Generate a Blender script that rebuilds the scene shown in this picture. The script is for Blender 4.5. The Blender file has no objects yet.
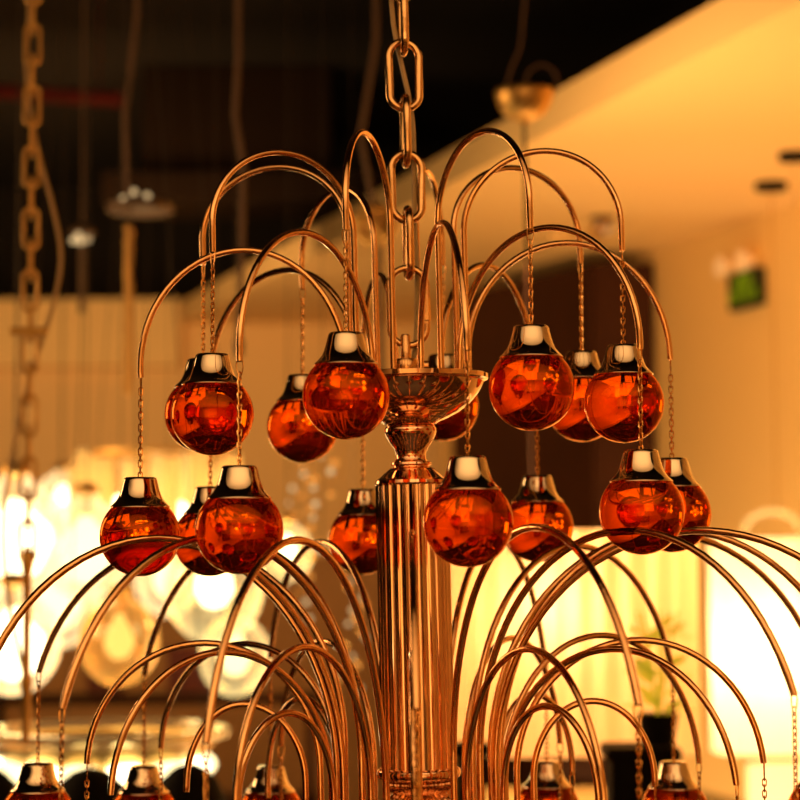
import bpy, bmesh, math, random
from mathutils import Vector, Matrix
random.seed(7)
C = bpy.context.scene.collection
PI = math.pi
sc = bpy.context.scene
sc.view_settings.view_transform = 'Standard'
sc.view_settings.look = 'None'
EYE = 1.6                     # camera height; the lens looks towards +Y
AXIS = Vector((0.01634, 2.56, EYE))
TAU, SIG, ROLL = 0.02004, -0.00948, -0.004
PITCH = math.atan(152.25 / 2000)

# ------------------------------------------------------------------ materials
def newmat(name):
    m = bpy.data.materials.new(name); m.use_nodes = True
    nt = m.node_tree; nt.nodes.clear()
    out = nt.nodes.new('ShaderNodeOutputMaterial')
    return m, nt, out

def principled(name, col, rough=.5, metal=0., bump=0., bscale=20., coat=0., trans=0., spec=None, var=0., emis=None, estr=0., ior=None):
    m, nt, out = newmat(name)
    p = nt.nodes.new('ShaderNodeBsdfPrincipled'); nt.links.new(p.outputs[0], out.inputs[0])
    p.inputs['Base Color'].default_value = (*col, 1)
    p.inputs['Roughness'].default_value = rough
    p.inputs['Metallic'].default_value = metal
    p.inputs['Coat Weight'].default_value = coat
    p.inputs['Coat Roughness'].default_value = .02
    p.inputs['Transmission Weight'].default_value = trans
    if ior: p.inputs['IOR'].default_value = ior
    if spec is not None: p.inputs['Specular IOR Level'].default_value = spec
    if emis:
        p.inputs['Emission Color'].default_value = (*emis, 1); p.inputs['Emission Strength'].default_value = estr
    if bump or var:
        tc = nt.nodes.new('ShaderNodeTexCoord')
        n = nt.nodes.new('ShaderNodeTexNoise'); n.inputs['Scale'].default_value = bscale; n.inputs['Detail'].default_value = 4
        nt.links.new(tc.outputs['Object'], n.inputs['Vector'])
        if bump:
            b = nt.nodes.new('ShaderNodeBump'); b.inputs['Strength'].default_value = bump; b.inputs['Distance'].default_value = .01
            nt.links.new(n.outputs['Fac'], b.inputs['Height']); nt.links.new(b.outputs[0], p.inputs['Normal'])
        if var:
            r = nt.nodes.new('ShaderNodeMixRGB'); r.blend_type = 'MIX'
            r.inputs[1].default_value = (*[c * (1 - var) for c in col], 1); r.inputs[2].default_value = (*[min(1, c * (1 + var)) for c in col], 1)
            nt.links.new(n.outputs['Fac'], r.inputs[0]); nt.links.new(r.outputs[0], p.inputs['Base Color'])
    return m

def emit(name, col, s):
    m, nt, out = newmat(name)
    e = nt.nodes.new('ShaderNodeEmission'); e.inputs[0].default_value = (*col, 1); e.inputs[1].default_value = s
    nt.links.new(e.outputs[0], out.inputs[0]); return m

def shade_mat(name, col, emis, estr):
    """lit cloth or frosted glass: lets the bulb's light through and glows a little by itself"""
    m, nt, out = newmat(name)
    t = nt.nodes.new('ShaderNodeBsdfTranslucent'); t.inputs[0].default_value = (*col, 1)
    d = nt.nodes.new('ShaderNodeBsdfDiffuse'); d.inputs[0].default_value = (*col, 1)
    x = nt.nodes.new('ShaderNodeMixShader'); x.inputs[0].default_value = .3
    e = nt.nodes.new('ShaderNodeEmission'); e.inputs[0].default_value = (*emis, 1); e.inputs[1].default_value = estr
    a = nt.nodes.new('ShaderNodeAddShader')
    nt.links.new(t.outputs[0], x.inputs[1]); nt.links.new(d.outputs[0], x.inputs[2])
    nt.links.new(x.outputs[0], a.inputs[0]); nt.links.new(e.outputs[0], a.inputs[1]); nt.links.new(a.outputs[0], out.inputs[0])
    return m

def thin_glass(name, tint, glow, gs, refl=.35):
    """blown glass seen lit from inside: mostly clear, glossy, with a faint glow of its own"""
    m, nt, out = newmat(name)
    tr = nt.nodes.new('ShaderNodeBsdfTransparent'); tr.inputs[0].default_value = (*tint, 1)
    g = nt.nodes.new('ShaderNodeBsdfGlossy'); g.inputs['Roughness'].default_value = .08; g.inputs[0].default_value = (1, .9, .7, 1)
    lw = nt.nodes.new('ShaderNodeLayerWeight'); lw.inputs[0].default_value = refl
    x = nt.nodes.new('ShaderNodeMixShader'); nt.links.new(lw.outputs['Facing'], x.inputs[0])
    nt.links.new(tr.outputs[0], x.inputs[1]); nt.links.new(g.outputs[0], x.inputs[2])
    e = nt.nodes.new('ShaderNodeEmission'); e.inputs[0].default_value = (*glow, 1)
    mu = nt.nodes.new('ShaderNodeMath'); mu.operation = 'MULTIPLY_ADD'; mu.inputs[1].default_value = gs * 1.4; mu.inputs[2].default_value = gs * .3
    nt.links.new(lw.outputs['Facing'], mu.inputs[0]); nt.links.new(mu.outputs[0], e.inputs[1])
    a = nt.nodes.new('ShaderNodeAddShader'); nt.links.new(x.outputs[0], a.inputs[0]); nt.links.new(e.outputs[0], a.inputs[1])
    nt.links.new(a.outputs[0], out.inputs[0]); return m

M = {}
M['copper_tube'] = principled('copper_tube', (.95, .53, .24), .09, 1., bump=.04, bscale=60)
M['rose_chrome'] = principled('rose_chrome', (.96, .58, .34), .07, 1.)
M['chrome'] = principled('chrome', (.82, .66, .47), .045, 1.)
M['gold_chain'] = principled('gold_chain', (.9, .48, .16), .22, 1.)
M['link'] = principled('link', (.86, .5, .22), .2, 1., bump=.05, bscale=80)
def amber(name):
    m, nt, out = newmat(name)
    g = nt.nodes.new('ShaderNodeBsdfGlass'); g.inputs['Color'].default_value = (.86, .31, .015, 1); g.inputs['IOR'].default_value = 1.5; g.inputs['Roughness'].default_value = .01
    s = nt.nodes.new('ShaderNodeBsdfGlossy'); s.inputs['Color'].default_value = (.95, .13, .008, 1); s.inputs['Roughness'].default_value = .03
    tc = nt.nodes.new('ShaderNodeTexCoord'); n = nt.nodes.new('ShaderNodeTexNoise'); n.inputs['Scale'].default_value = 16
    nt.links.new(tc.outputs['Object'], n.inputs['Vector'])
    b = nt.nodes.new('ShaderNodeBump'); b.inputs['Strength'].default_value = .06; b.inputs['Distance'].default_value = .01
    nt.links.new(n.outputs['Fac'], b.inputs['Height']); nt.links.new(b.outputs[0], g.inputs['Normal']); nt.links.new(b.outputs[0], s.inputs['Normal'])
    x = nt.nodes.new('ShaderNodeMixShader'); x.inputs[0].default_value = .16
    nt.links.new(g.outputs[0], x.inputs[1]); nt.links.new(s.outputs[0], x.inputs[2])
    lw = nt.nodes.new('ShaderNodeLayerWeight'); pw = nt.nodes.new('ShaderNodeMath'); pw.operation = 'POWER'; pw.inputs[1].default_value = 9
    nt.links.new(lw.outputs['Facing'], pw.inputs[0]); lw.inputs[0].default_value = .5
    k = nt.nodes.new('ShaderNodeBsdfGlossy'); k.inputs['Color'].default_value = (1, .85, .6, 1); k.inputs['Roughness'].default_value = .12
    y = nt.nodes.new('ShaderNodeMixShader'); nt.links.new(pw.outputs[0], y.inputs[0]); nt.links.new(x.outputs[0], y.inputs[1]); nt.links.new(k.outputs[0], y.inputs[2])
    nt.links.new(y.outputs[0], out.inputs[0])
    return m
M['amber_glass'] = amber('amber_glass')
M['cord'] = principled('cord', (.62, .40, .18), .5)
M['wall'] = principled('wall_paint', (.80, .55, .26), .85, var=.05, bscale=1.3)
M['wall_side'] = principled('side_wall_paint', (.86, .60, .25), .8, var=.03, bscale=1.)
M['soffit'] = principled('soffit_paint', (.86, .60, .27), .75, var=.03, bscale=.8)
M['dark'] = principled('dark_paint', (.010, .006, .004), .9)
M['floor'] = principled('floor_tile', (.045, .02, .008), .25, var=.4, bscale=3)
M['panel'] = principled('brown_panel', (.045, .012, .003), .6, spec=.15, var=.2, bscale=4)
M['black'] = principled('black_lacquer', (.004, .002, .001), .7, spec=.12)
M['brass'] = principled('brass', (.72, .43, .13), .42, 1.)
M['dullgold'] = principled('dull_gold', (.62, .35, .10), .45, .7, emis=(.6, .25, .04), estr=.05)  # slight emission brightens the metal, though it is no lamp
M['darkwire'] = principled('dark_wire', (.03, .015, .008), .6)
M['grey'] = principled('grey_tray', (.11, .06, .03), .5)
M['dimwire'] = principled('dim_wire', (.13, .065, .03), .6, emis=(.3, .12, .05), estr=.02)  # faint added glow lifts these cords out of the dark
M['redpipe'] = principled('red_pipe', (.16, .010, .006), .6)
M['shade'] = shade_mat('pleated_shade', (1, .78, .50), (1, .36, .08), .30)
M['shade2'] = shade_mat('white_glass_shade', (1, .88, .62), (1, .68, .33), .80)
M['hot'] = emit('bulb_glow', (1, .86, .5), 5.5)
M['hot2'] = emit('bulb_glow_soft', (1, .80, .38), 2.6)
M['spark'] = emit('spark_glow', (1, .72, .30), 1.6)
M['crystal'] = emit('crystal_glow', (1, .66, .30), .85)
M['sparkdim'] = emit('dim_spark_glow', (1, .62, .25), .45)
M['rim_glass'] = thin_glass('rim_glass', (.9, .8, .6), (1, .62, .22), .10)
M['clear'] = thin_glass('clear_lamp_glass', (1, .95, .82), (1, .74, .38), .75)
M['green_glass'] = thin_glass('pale_green_glass', (.95, .97, .74), (1, .78, .36), .50)
M['amber_soft'] = thin_glass('amber_lamp_glass', (1, .72, .35), (1, .50, .10), .45)
M['leaf'] = principled('leaf', (.38, .34, .02), .5, var=.4, bscale=8, emis=(.75, .50, .02), estr=.5)  # emission added: lamplight on the leaves put into the material
M['sign_black'] = principled('sign_black', (.004, .010, .003), .4)
M['sign_green'] = emit('sign_green', (.26, .29, .004), .75)

# ------------------------------------------------------------------ mesh helpers
def obj(name, bm, mat, parent=None, smooth=True, angle=40, loc=None):
    me = bpy.data.meshes.new(name)
    bmesh.ops.recalc_face_normals(bm, faces=bm.faces)
    bm.to_mesh(me); bm.free()
    if smooth:
        for p in me.polygons: p.use_smooth = True
        me.set_sharp_from_angle(angle=math.radians(angle))
    me.materials.append(mat)
    o = bpy.data.objects.new(name, me); C.objects.link(o)
    if parent: o.parent = parent
    if loc is not None: o.location = loc
    return o

def empty(name, loc=(0, 0, 0), label=None, cat=None, group=None, rot=None):
    o = bpy.data.objects.new(name, None); o.empty_display_size = .05; C.objects.link(o); o.location = loc
    if rot is not None: o.rotation_euler = rot
    tag(o, label, cat, group); return o

def tag(o, label=None, cat=None, group=None, kind=None):
    if label: o['label'] = label
    if cat: o['category'] = cat
    if group: o['group'] = group
    if kind: o['kind'] = kind
    return o

def structure(o): o['kind'] = 'structure'; return o

def add_box(bm, x0, x1, y0, y1, z0, z1):
    v = [bm.verts.new((x, y, z)) for x in (x0, x1) for y in (y0, y1) for z in (z0, z1)]
    for f in ((0, 1, 3, 2), (4, 6, 7, 5), (0, 4, 5, 1), (2, 3, 7, 6), (0, 2, 6, 4), (1, 5, 7, 3)):
        bm.faces.new([v[i] for i in f])

def add_prism(bm, pts, z0, z1):
    a = [bm.verts.new((x, y, z0)) for x, y in pts]; b = [bm.verts.new((x, y, z1)) for x, y in pts]
    n = len(pts); bm.faces.new(a); bm.faces.new(b)
    for i in range(n): bm.faces.new((a[i], a[(i + 1) % n], b[(i + 1) % n], b[i]))

def add_lathe(bm, prof, seg=32, center=(0, 0, 0), fn=None):
    """prof: [(r, z)] ; fn(r, z, angle) -> r for flutes and pleats"""
    cx, cy, cz = center; rings = []
    for r, z in prof:
        if r < 1e-6: rings.append([bm.verts.new((cx, cy, cz + z))]); continue
        ring = []
        for i in range(seg):
            a = 2 * PI * i / seg; rr = fn(r, z, a) if fn else r
            ring.append(bm.verts.new((cx + rr * math.cos(a), cy + rr * math.sin(a), cz + z)))
        rings.append(ring)
    for A, B in zip(rings, rings[1:]):
        if len(A) == 1 and len(B) == 1: continue
        for i in range(seg):
            j = (i + 1) % seg
            if len(A) == 1: bm.faces.new((A[0], B[i], B[j]))
            elif len(B) == 1: bm.faces.new((A[i], A[j], B[0]))
            else: bm.faces.new((A[i], A[j], B[j], B[i]))

def add_tube(bm, pts, r, seg=8, closed=False, caps=True, up=Vector((.13, .31, .94))):
    pts = [Vector(p) for p in pts]; n = len(pts); rings = []; nrm = None
    for i, p in enumerate(pts):
        if closed: t = (pts[(i + 1) % n] - pts[i - 1]).normalized()
        else: t = (pts[min(i + 1, n - 1)] - pts[max(i - 1, 0)]).normalized()
        if nrm is None:
            nrm = t.cross(up)
            if nrm.length < 1e-4: nrm = t.cross(Vector((1, 0, 0)))
            nrm.normalize()
        else:
            nrm = (nrm - t * nrm.dot(t)).normalized()
        b = t.cross(nrm); rr = r[i] if isinstance(r, (list, tuple)) else r
        rings.append([bm.verts.new(p + nrm * (rr * math.cos(2 * PI * k / seg)) + b * (rr * math.sin(2 * PI * k / seg))) for k in range(seg)])
    prs = list(zip(rings, rings[1:]))
    if closed: prs.append((rings[-1], rings[0]))
    for A, B in prs:
        for k in range(seg): bm.faces.new((A[k], A[(k + 1) % seg], B[(k + 1) % seg], B[k]))
    if caps and not closed: bm.faces.new(rings[0]); bm.faces.new(rings[-1])

def oval(L, W, n=20, plane='xz', c=(0, 0, 0)):
    """stadium outline: length L along z, width W"""
    r = W / 2; h = L / 2 - r; out = []
    for i in range(n):
        a = 2 * PI * i / n; x = r * math.cos(a); z = r * math.sin(a) + (h if math.sin(a) >= 0 else -h)
        out.append((x, z))
    # keep the two straight sides evenly spaced
    res = []
    for x, z in out:
        res.append(Vector((x + c[0], c[1], z + c[2])) if plane == 'xz' else Vector((c[0], x + c[1], z + c[2])))
    return res

def add_sphere(bm, r, c=(0, 0, 0), seg=20, rings=12, sx=1, sy=1, sz=1):
    m = Matrix.Translation(c) @ Matrix.Diagonal((sx, sy, sz, 1))
    bmesh.ops.create_uvsphere(bm, u_segments=seg, v_segments=rings, radius=r, matrix=m)

def at(u, v, Y):
    """a point of the shop Y metres into the room along a sight line measured once on the plan"""
    return Vector(((u - 400) / 2000 * Y, Y, EYE + (552.25 - v) / 2000 * Y))

ARMS = [
    ('A1', 'A', -59.2, 0.2758, 0.3701, 0.5024, 0.1984),
    ('A2', 'A', -104.2, 0.2774, 0.3871, 0.5113, 0.1985),
    ('A3', 'A', -14.82, 0.2769, 0.3716, 0.5056, 0.1929),
    ('A4', 'A', -148.25, 0.2769, 0.3758, 0.5006, 0.1949),
    ('A5', 'A', 31.58, 0.2769, 0.373, 0.5082, 0.1874),
    ('A6', 'A', 77.8, 0.2787, 0.3724, 0.5072, 0.1925),
    ('A7', 'A', 122.8, 0.2853, 0.3896, 0.5131, 0.1937),
    ('A8', 'A', 168.86, 0.2769, 0.4107, 0.5254, 0.2021),
    ('B1', 'B', -79.92, 0.3424, 0.2257, 0.3888, 0.198),
    ('B2', 'B', -35.12, 0.34, 0.2208, 0.386, 0.1935),
    ('B3', 'B', -126.18, 0.34, 0.2299, 0.3858, 0.2045),
    ('B4', 'B', -168.79, 0.34, 0.2295, 0.3875, 0.2071),
    ('B5', 'B', 10.73, 0.34, 0.2211, 0.3863, 0.1922),
    ('B6', 'B', 53.3, 0.34, 0.2312, 0.3926, 0.1924),
    ('B7', 'B', 100.08, 0.3506, 0.2449, 0.4, 0.2026),
    ('B8', 'B', 147.32, 0.34, 0.2304, 0.3939, 0.1963),
    ('C0', 'C', -0.49, 0.5548, -0.1605, 0.0179, 0.1986),
    ('C22', 'C', 23.48, 0.5548, -0.165, 0.0221, 0.1986),
    ('C45', 'C', 46.88, 0.5548, -0.1672, 0.0176, 0.1986),
    ('C67', 'C', 69.5, 0.61, -0.1721, 0.017, 0.1986),
    ('C90', 'C', 95.0, 0.562, -0.1721, 0.0200, 0.1986),
    ('C112', 'C', 113.1, 0.612, -0.1721, 0.0179, 0.1986),
    ('C135', 'C', 136.88, 0.5548, -0.181, 0.0055, 0.2033),
    ('C157', 'C', 158.74, 0.5548, -0.1747, 0.0179, 0.2156),
    ('C180', 'C', 180.6, 0.5548, -0.1721, 0.0179, 0.1986),
    ('Cm157', 'C', -156.83, 0.5548, -0.1492, 0.0206, 0.2377),
    ('Cm135', 'C', -134.55, 0.5548, -0.166, 0.0179, 0.2051),
    ('Cm112', 'C', -111.9, 0.5573, -0.1497, 0.0179, 0.1966),
    ('Cm90', 'C', -89.4, 0.5548, -0.1721, 0.0235, 0.1986),
    ('Cm67', 'C', -67.5, 0.5600, -0.1721, 0.0235, 0.1986),
    ('Cm45', 'C', -43.54, 0.5548, -0.1618, 0.0208, 0.1986),
    ('Cm22', 'C', -23.16, 0.5548, -0.1926, 0.0139, 0.1986),
    ('D0', 'D', -1.06, 0.4203, -0.2752, -0.1157, 0.1986),
    ('D30', 'D', 28.07, 0.4203, -0.2805, -0.1166, 0.1986),
    ('D60', 'D', 58.94, 0.4268, -0.2791, -0.1229, 0.1986),
    ('D90', 'D', 88.94, 0.4354, -0.2757, -0.1179, 0.1986),
    ('D120', 'D', 118.94, 0.4405, -0.2953, -0.1157, 0.1986),
    ('D150', 'D', 150.4, 0.4203, -0.2768, -0.12, 0.1986),
    ('D180', 'D', 178.94, 0.4203, -0.2752, -0.1157, 0.1986),
    ('Dm150', 'D', -152.14, 0.4203, -0.272, -0.1178, 0.1986),
    ('Dm120', 'D', -121.06, 0.4098, -0.2572, -0.1157, 0.1986),
    ('Dm90', 'D', -91.06, 0.4207, -0.2579, -0.1088, 0.1986),
    ('Dm60', 'D', -61.06, 0.4131, -0.2753, -0.1157, 0.1986),
    ('Dm30', 'D', -28.71, 0.4203, -0.2744, -0.1082, 0.1986),
    ('E0', 'E', -0.75, 0.2955, -0.3073, -0.1899, 0.1986),
    ('E45', 'E', 44.25, 0.2955, -0.3073, -0.1878, 0.1986),
    ('E90', 'E', 89.25, 0.2975, -0.3014, -0.1934, 0.1986),
    ('E135', 'E', 134.56, 0.2955, -0.3068, -0.1926, 0.1986),
    ('E180', 'E', 179.25, 0.2955, -0.3073, -0.1899, 0.1986),
    ('Em135', 'E', -135.87, 0.2955, -0.3284, -0.1907, 0.1986),
    ('Em90', 'E', -90.75, 0.2951, -0.2955, -0.1869, 0.1986),
    ('Em45', 'E', -45.75, 0.2955, -0.3073, -0.1889, 0.1986),
]

# ------------------------------------------------------------------ the chandelier
ROT = Matrix(((math.cos(TAU), 0, -math.sin(TAU)), (0, 1, 0), (math.sin(TAU), 0, math.cos(TAU)))) @ \
      Matrix(((1, 0, 0), (0, math.cos(SIG), -math.sin(SIG)), (0, math.sin(SIG), math.cos(SIG))))
chand = empty('chandelier', AXIS, 'tall copper and chrome fountain chandelier with arching tube arms hanging on an oval link chain', 'chandelier', rot=ROT.to_euler())

S = 1 / 781.
def zl(v): return .2244 - (v - 377) * S

# cup that carries the two upper rings of arms
bm = bmesh.new()
add_lathe(bm, [(r * S, zl(v)) for r, v in ((0, 380), (68, 380), (72, 379), (76, 378), (78.5, 375.5), (79.5, 376), (79.5, 380.5), (78, 382), (75, 383), (73, 388), (68, 396), (60, 405), (49, 413), (37, 419), (29, 422), (26, 424.5), (0, 424.5))], 72)
obj('cup', bm, M['rose_chrome'], chand, angle=30)
bm = bmesh.new()
add_lathe(bm, [(r * S, zl(v)) for r, v in ((0, 424), (22, 424), (24, 425.5), (26, 429), (26, 433), (24.5, 437), (21, 443), (17, 448.5), (15, 454), (15, 459), (17, 462), (20, 463), (20.5, 465), (18, 466.5), (18, 468), (0, 468))], 48)
obj('baluster', bm, M['rose_chrome'], chand, angle=35)
bm = bmesh.new()
add_lathe(bm, [(r * S, zl(v)) for r, v in ((0, 467), (18, 467), (22, 469), (27, 473), (33, 478.5), (37, 481), (37.5, 484), (36, 486), (0, 486))], 48)
obj('column_shoulder', bm, M['rose_chrome'], chand, angle=35)
bm = bmesh.new()
flute = lambda r, z, a: r * (1 - .045 * abs(math.sin(a * 14)))
add_lathe(bm, [(0, zl(485)), (36.5 * S, zl(485)), (36.5 * S, zl(620)), (37 * S, zl(766)), (0, zl(766))], 336, fn=lambda r, z, a: flute(r, z, a) if r > .01 else r)
obj('fluted_column', bm, M['rose_chrome'], chand, angle=50)
bm = bmesh.new()
add_lathe(bm, [(r * S, zl(v)) for r, v in ((0, 764), (38, 764), (41, 766), (42, 769), (41, 773), (38, 775), (34, 776), (0, 776))], 48)
obj('column_lip', bm, M['rose_chrome'], chand, angle=35)
bm = bmesh.new()
add_lathe(bm, [(r * S, zl(v)) for r, v in ((0, 775), (30, 775), (34, 778), (33, 782), (27, 787), (24, 789), (28, 792), (34, 797), (34, 803), (28, 808), (26, 812), (26, 870), (0, 870))], 192, fn=lambda r, z, a: r * (1 + .06 * math.cos(a * 24)) if r > .03 else r)
obj('knurled_collar', bm, M['rose_chrome'], chand, angle=60)
bm = bmesh.new()
add_lathe(bm, [(r * S, zl(v)) for r, v in ((0, 866), (125, 866), (130, 864), (132, 868), (128, 876), (112, 892), (80, 908), (40, 916), (30, 920), (30, 960), (22, 975), (0, 985))], 72)
obj('lower_dish', bm, M['rose_chrome'], chand, angle=30)

# stem, nut and quick link
bm = bmesh.new()
add_lathe(bm, [(0, zl(380)), (5 * S, zl(380)), (5 * S, zl(372)), (12 * S, zl(372)), (12.5 * S, zl(370)), (12.5 * S, zl(362)), (11 * S, zl(359)), (5.5 * S, zl(358)), (5 * S, zl(336)), (4 * S, zl(334)), (0, zl(334))], 24, center=(-.0035, -.004, 0))
obj('stem', bm, M['link'], chand)
bm = bmesh.new()
add_tube(bm, [(.004, -.004, zl(365.5)), (.019, -.004, zl(365.5)), (.0192, -.004, zl(365.5)), (.025, -.004, zl(365.5))], [2 * S, 2 * S, 4.5 * S, 4.5 * S], 12)
obj('side_screw', bm, M['link'], chand)
bm = bmesh.new()
add_tube(bm, oval(79 * S, 38 * S, 32, 'xz', (.001, 0, zl(305.5))), 3.4 * S, 10, closed=True)
ql = obj('quick_link', bm, M['link'], chand)
bm = bmesh.new()
add_lathe(bm, [(0, zl(323)), (4.2 * S, zl(323)), (4.2 * S, zl(321)), (5.2 * S, zl(320)), (5.2 * S, zl(297)), (4, zl(297))][:5] + [(0, zl(297))], 6, center=(.001 + 17.5 * S, 0, 0))
obj('threaded_sleeve', bm, M['link'], ql, smooth=False)
bm = bmesh.new()
add_tube(bm, oval(69 * S, 31 * S, 28), 4.1 * S, 12, closed=True)
link0 = obj('chain_link', bm, M['link'], chand, loc=(.003, 0, zl(241)))
link0.rotation_euler = (0, 0, PI / 2 + .12)
z = zl(241); k = 1
while z < 2.42:
    z += 57.6 * S
    o = link0.copy(); C.objects.link(o); o.parent = chand; o.location = (.003, 0, z)
    o.rotation_euler = (0, 0, (PI / 2 + .12) * ((k + 1) % 2) + .18 * (k % 2)); k += 1
ztop = z
bm = bmesh.new()
add_lathe(bm, [(0, ztop + .12), (.06, ztop + .12), (.06, ztop + .09), (.035, ztop + .06), (.008, ztop + .05), (.008, ztop + .02), (0, ztop + .02)], 32)
obj('ceiling_rose', bm, M['rose_chrome'], chand)
bm = bmesh.new()
pts = [(.004, .003, zl(362)), (.010, .012, zl(340)), (.014, .013, zl(270)), (.012, .014, zl(220)), (.013, .012, zl(160))]
zz = zl(100); s = 1
while zz < 2.4: pts.append((.011 * s, .013, zz)); zz += 110 * S; s = -s
fine = []
for a, b, c_, d in zip([pts[0]] + pts[:-1], pts, pts[1:], pts[2:] + [pts[-1]]):
    for q in range(5):
        t = q / 5; A_, B_, C2, D_ = map(Vector, (a, b, c_, d))
        fine.append(.5 * ((2 * B_) + (C2 - A_) * t + (2 * A_ - 5 * B_ + 4 * C2 - D_) * t * t + (3 * B_ - A_ - 3 * C2 + D_) * t ** 3))
add_tube(bm, fine, 2.6 * S, 8)
obj('power_cord', bm, M['cord'], chand)

# arms: name, ring, azimuth, tip radius, tip height, apex height, drop of the ball's centre
RING = {  # base radius, height where the leg stands, share of the rise taken by the arc, end angle, tube radius
    'A': (60 * S, zl(380), .74, 0., .0041), 'B': (62 * S, zl(380), .95, 0., .0041), 'C': (80 * S, zl(867), 1., 20., .0045),
    'D': (97 * S, zl(867), 1., 4., .0042), 'E': (113 * S, zl(867), .92, 0., .0042)}
RB = .0503
TIPS = {}
for name, k, th, R, z, a, L in ARMS:
    r0, zb, frac, t0, tr = RING[k]; t0 = math.radians(t0); t = math.radians(th)
    A = (R - r0) / (1 + math.cos(t0)); c = r0 + A; hh = (a - z) * frac / (1 - math.sin(t0))
    prof = []
    zs = a - hh
    nleg = 6
    for i in range(nleg): prof.append((r0, zb + (zs - zb) * i / nleg))
    n = 34
    for i in range(n + 1):
        q = PI + (t0 - PI) * i / n; prof.append((c + A * math.cos(q), zs + hh * math.sin(q)))
    if prof[-1][1] > z + .004: prof.append((R, (prof[-1][1] + z) / 2)); prof.append((R, z))
    w = random.uniform(-.0012, .0012)
    P3 = [(r * math.sin(t) + w * math.sin(i * .22), -r * math.cos(t), zz) for i, (r, zz) in enumerate(prof)]
    bm = bmesh.new()
    add_tube(bm, P3, [tr] * (len(P3) - 1) + [tr * .9], 10, up=Vector((math.cos(t), math.sin(t), .01)))
    obj('curved_arm', bm, M['copper_tube'], chand)
    loc = Vector((R * math.sin(t), -R * math.cos(t), z))
    TIPS[name] = (AXIS + ROT @ loc, t, L)

# ------------------------------------------------------------------ the hanging glass balls
def ball_bm():
    bm = bmesh.new(); prof = [(0, -RB)]
    for i in range(1, 30):
        a = -PI / 2 + i * (PI / 2 + math.asin(.74)) / 30; prof.append((RB * math.cos(a), RB * math.sin(a)))
    prof += [(RB * .67, RB * .745)]
    add_lathe(bm, prof, 48); return bm
def cap_bm():
    bm = bmesh.new()
    pr = [(.705, .69), (.745, .712), (.74, .73), (.68, .785), (.615, .85), (.555, .93), (.51, 1.03), (.475, 1.14), (.445, 1.26), (.415, 1.38), (.40, 1.43), (.36, 1.457), (.12, 1.462), (.10, 1.47), (0, 1.475)]
    add_lathe(bm, [(r * RB, z * RB) for r, z in pr], 48); return bm
def chain_mesh(length):
    bm = bmesh.new()
    # long hook through the tube end, then small links in alternating planes, then a short ring in the cap
    hl = .019; top = length
    add_tube(bm, [Vector((x, 0, z)) for x, z in ((-.0042, top + .001), (-.0046, top - .004), (-.0040, top - .010), (-.0016, top - hl + .002), (0, top - hl + .0005), (.0016, top - hl + .002), (.0040, top - .010), (.0046, top - .004), (.0042, top + .001))], .00075, 6)
    add_tube(bm, [(-.0046, 0, top + .0008), (.0046, 0, top + .0008)], .00085, 6)
    rem = length - hl + .002; n = max(4, round(rem / .0073)); p = rem / n
    for i in range(n + 1):
        add_tube(bm, oval(p * 1.36, .0050, 10, 'xz' if i % 2 else 'yz', (0, 0, p * (i + .1))), .00088, 5, closed=True)
    return bm

ball_mesh = cap_mesh = None
def pendant(key, label, group='amber glass balls hanging on chains from the chandelier arms'):
    global ball_mesh, cap_mesh
    tip, t, L = TIPS[key]
    L = L
    c = tip - Vector((0, 0, L))
    root = empty('glass_ball_pendant', c, label, 'pendant ball', group, rot=(0, 0, random.uniform(-.5, .5)))
    if ball_mesh is None:
        b = obj('glass_ball', ball_bm(), M['amber_glass'], root); ball_mesh = b
        m = obj('metal_cap', cap_bm(), M['chrome'], root, angle=50); cap_mesh = m
    else:
        for src in (ball_mesh, cap_mesh):
            d = src.copy(); C.objects.link(d); d.parent = root
    ch = obj('chain', chain_mesh(L - 1.475 * RB - .001), M['gold_chain'], root, loc=(0, 0, 1.475 * RB))
    ch.rotation_euler = (0, 0, t - root.rotation_euler[2] + random.uniform(-.3, .3))
    return root

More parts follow.
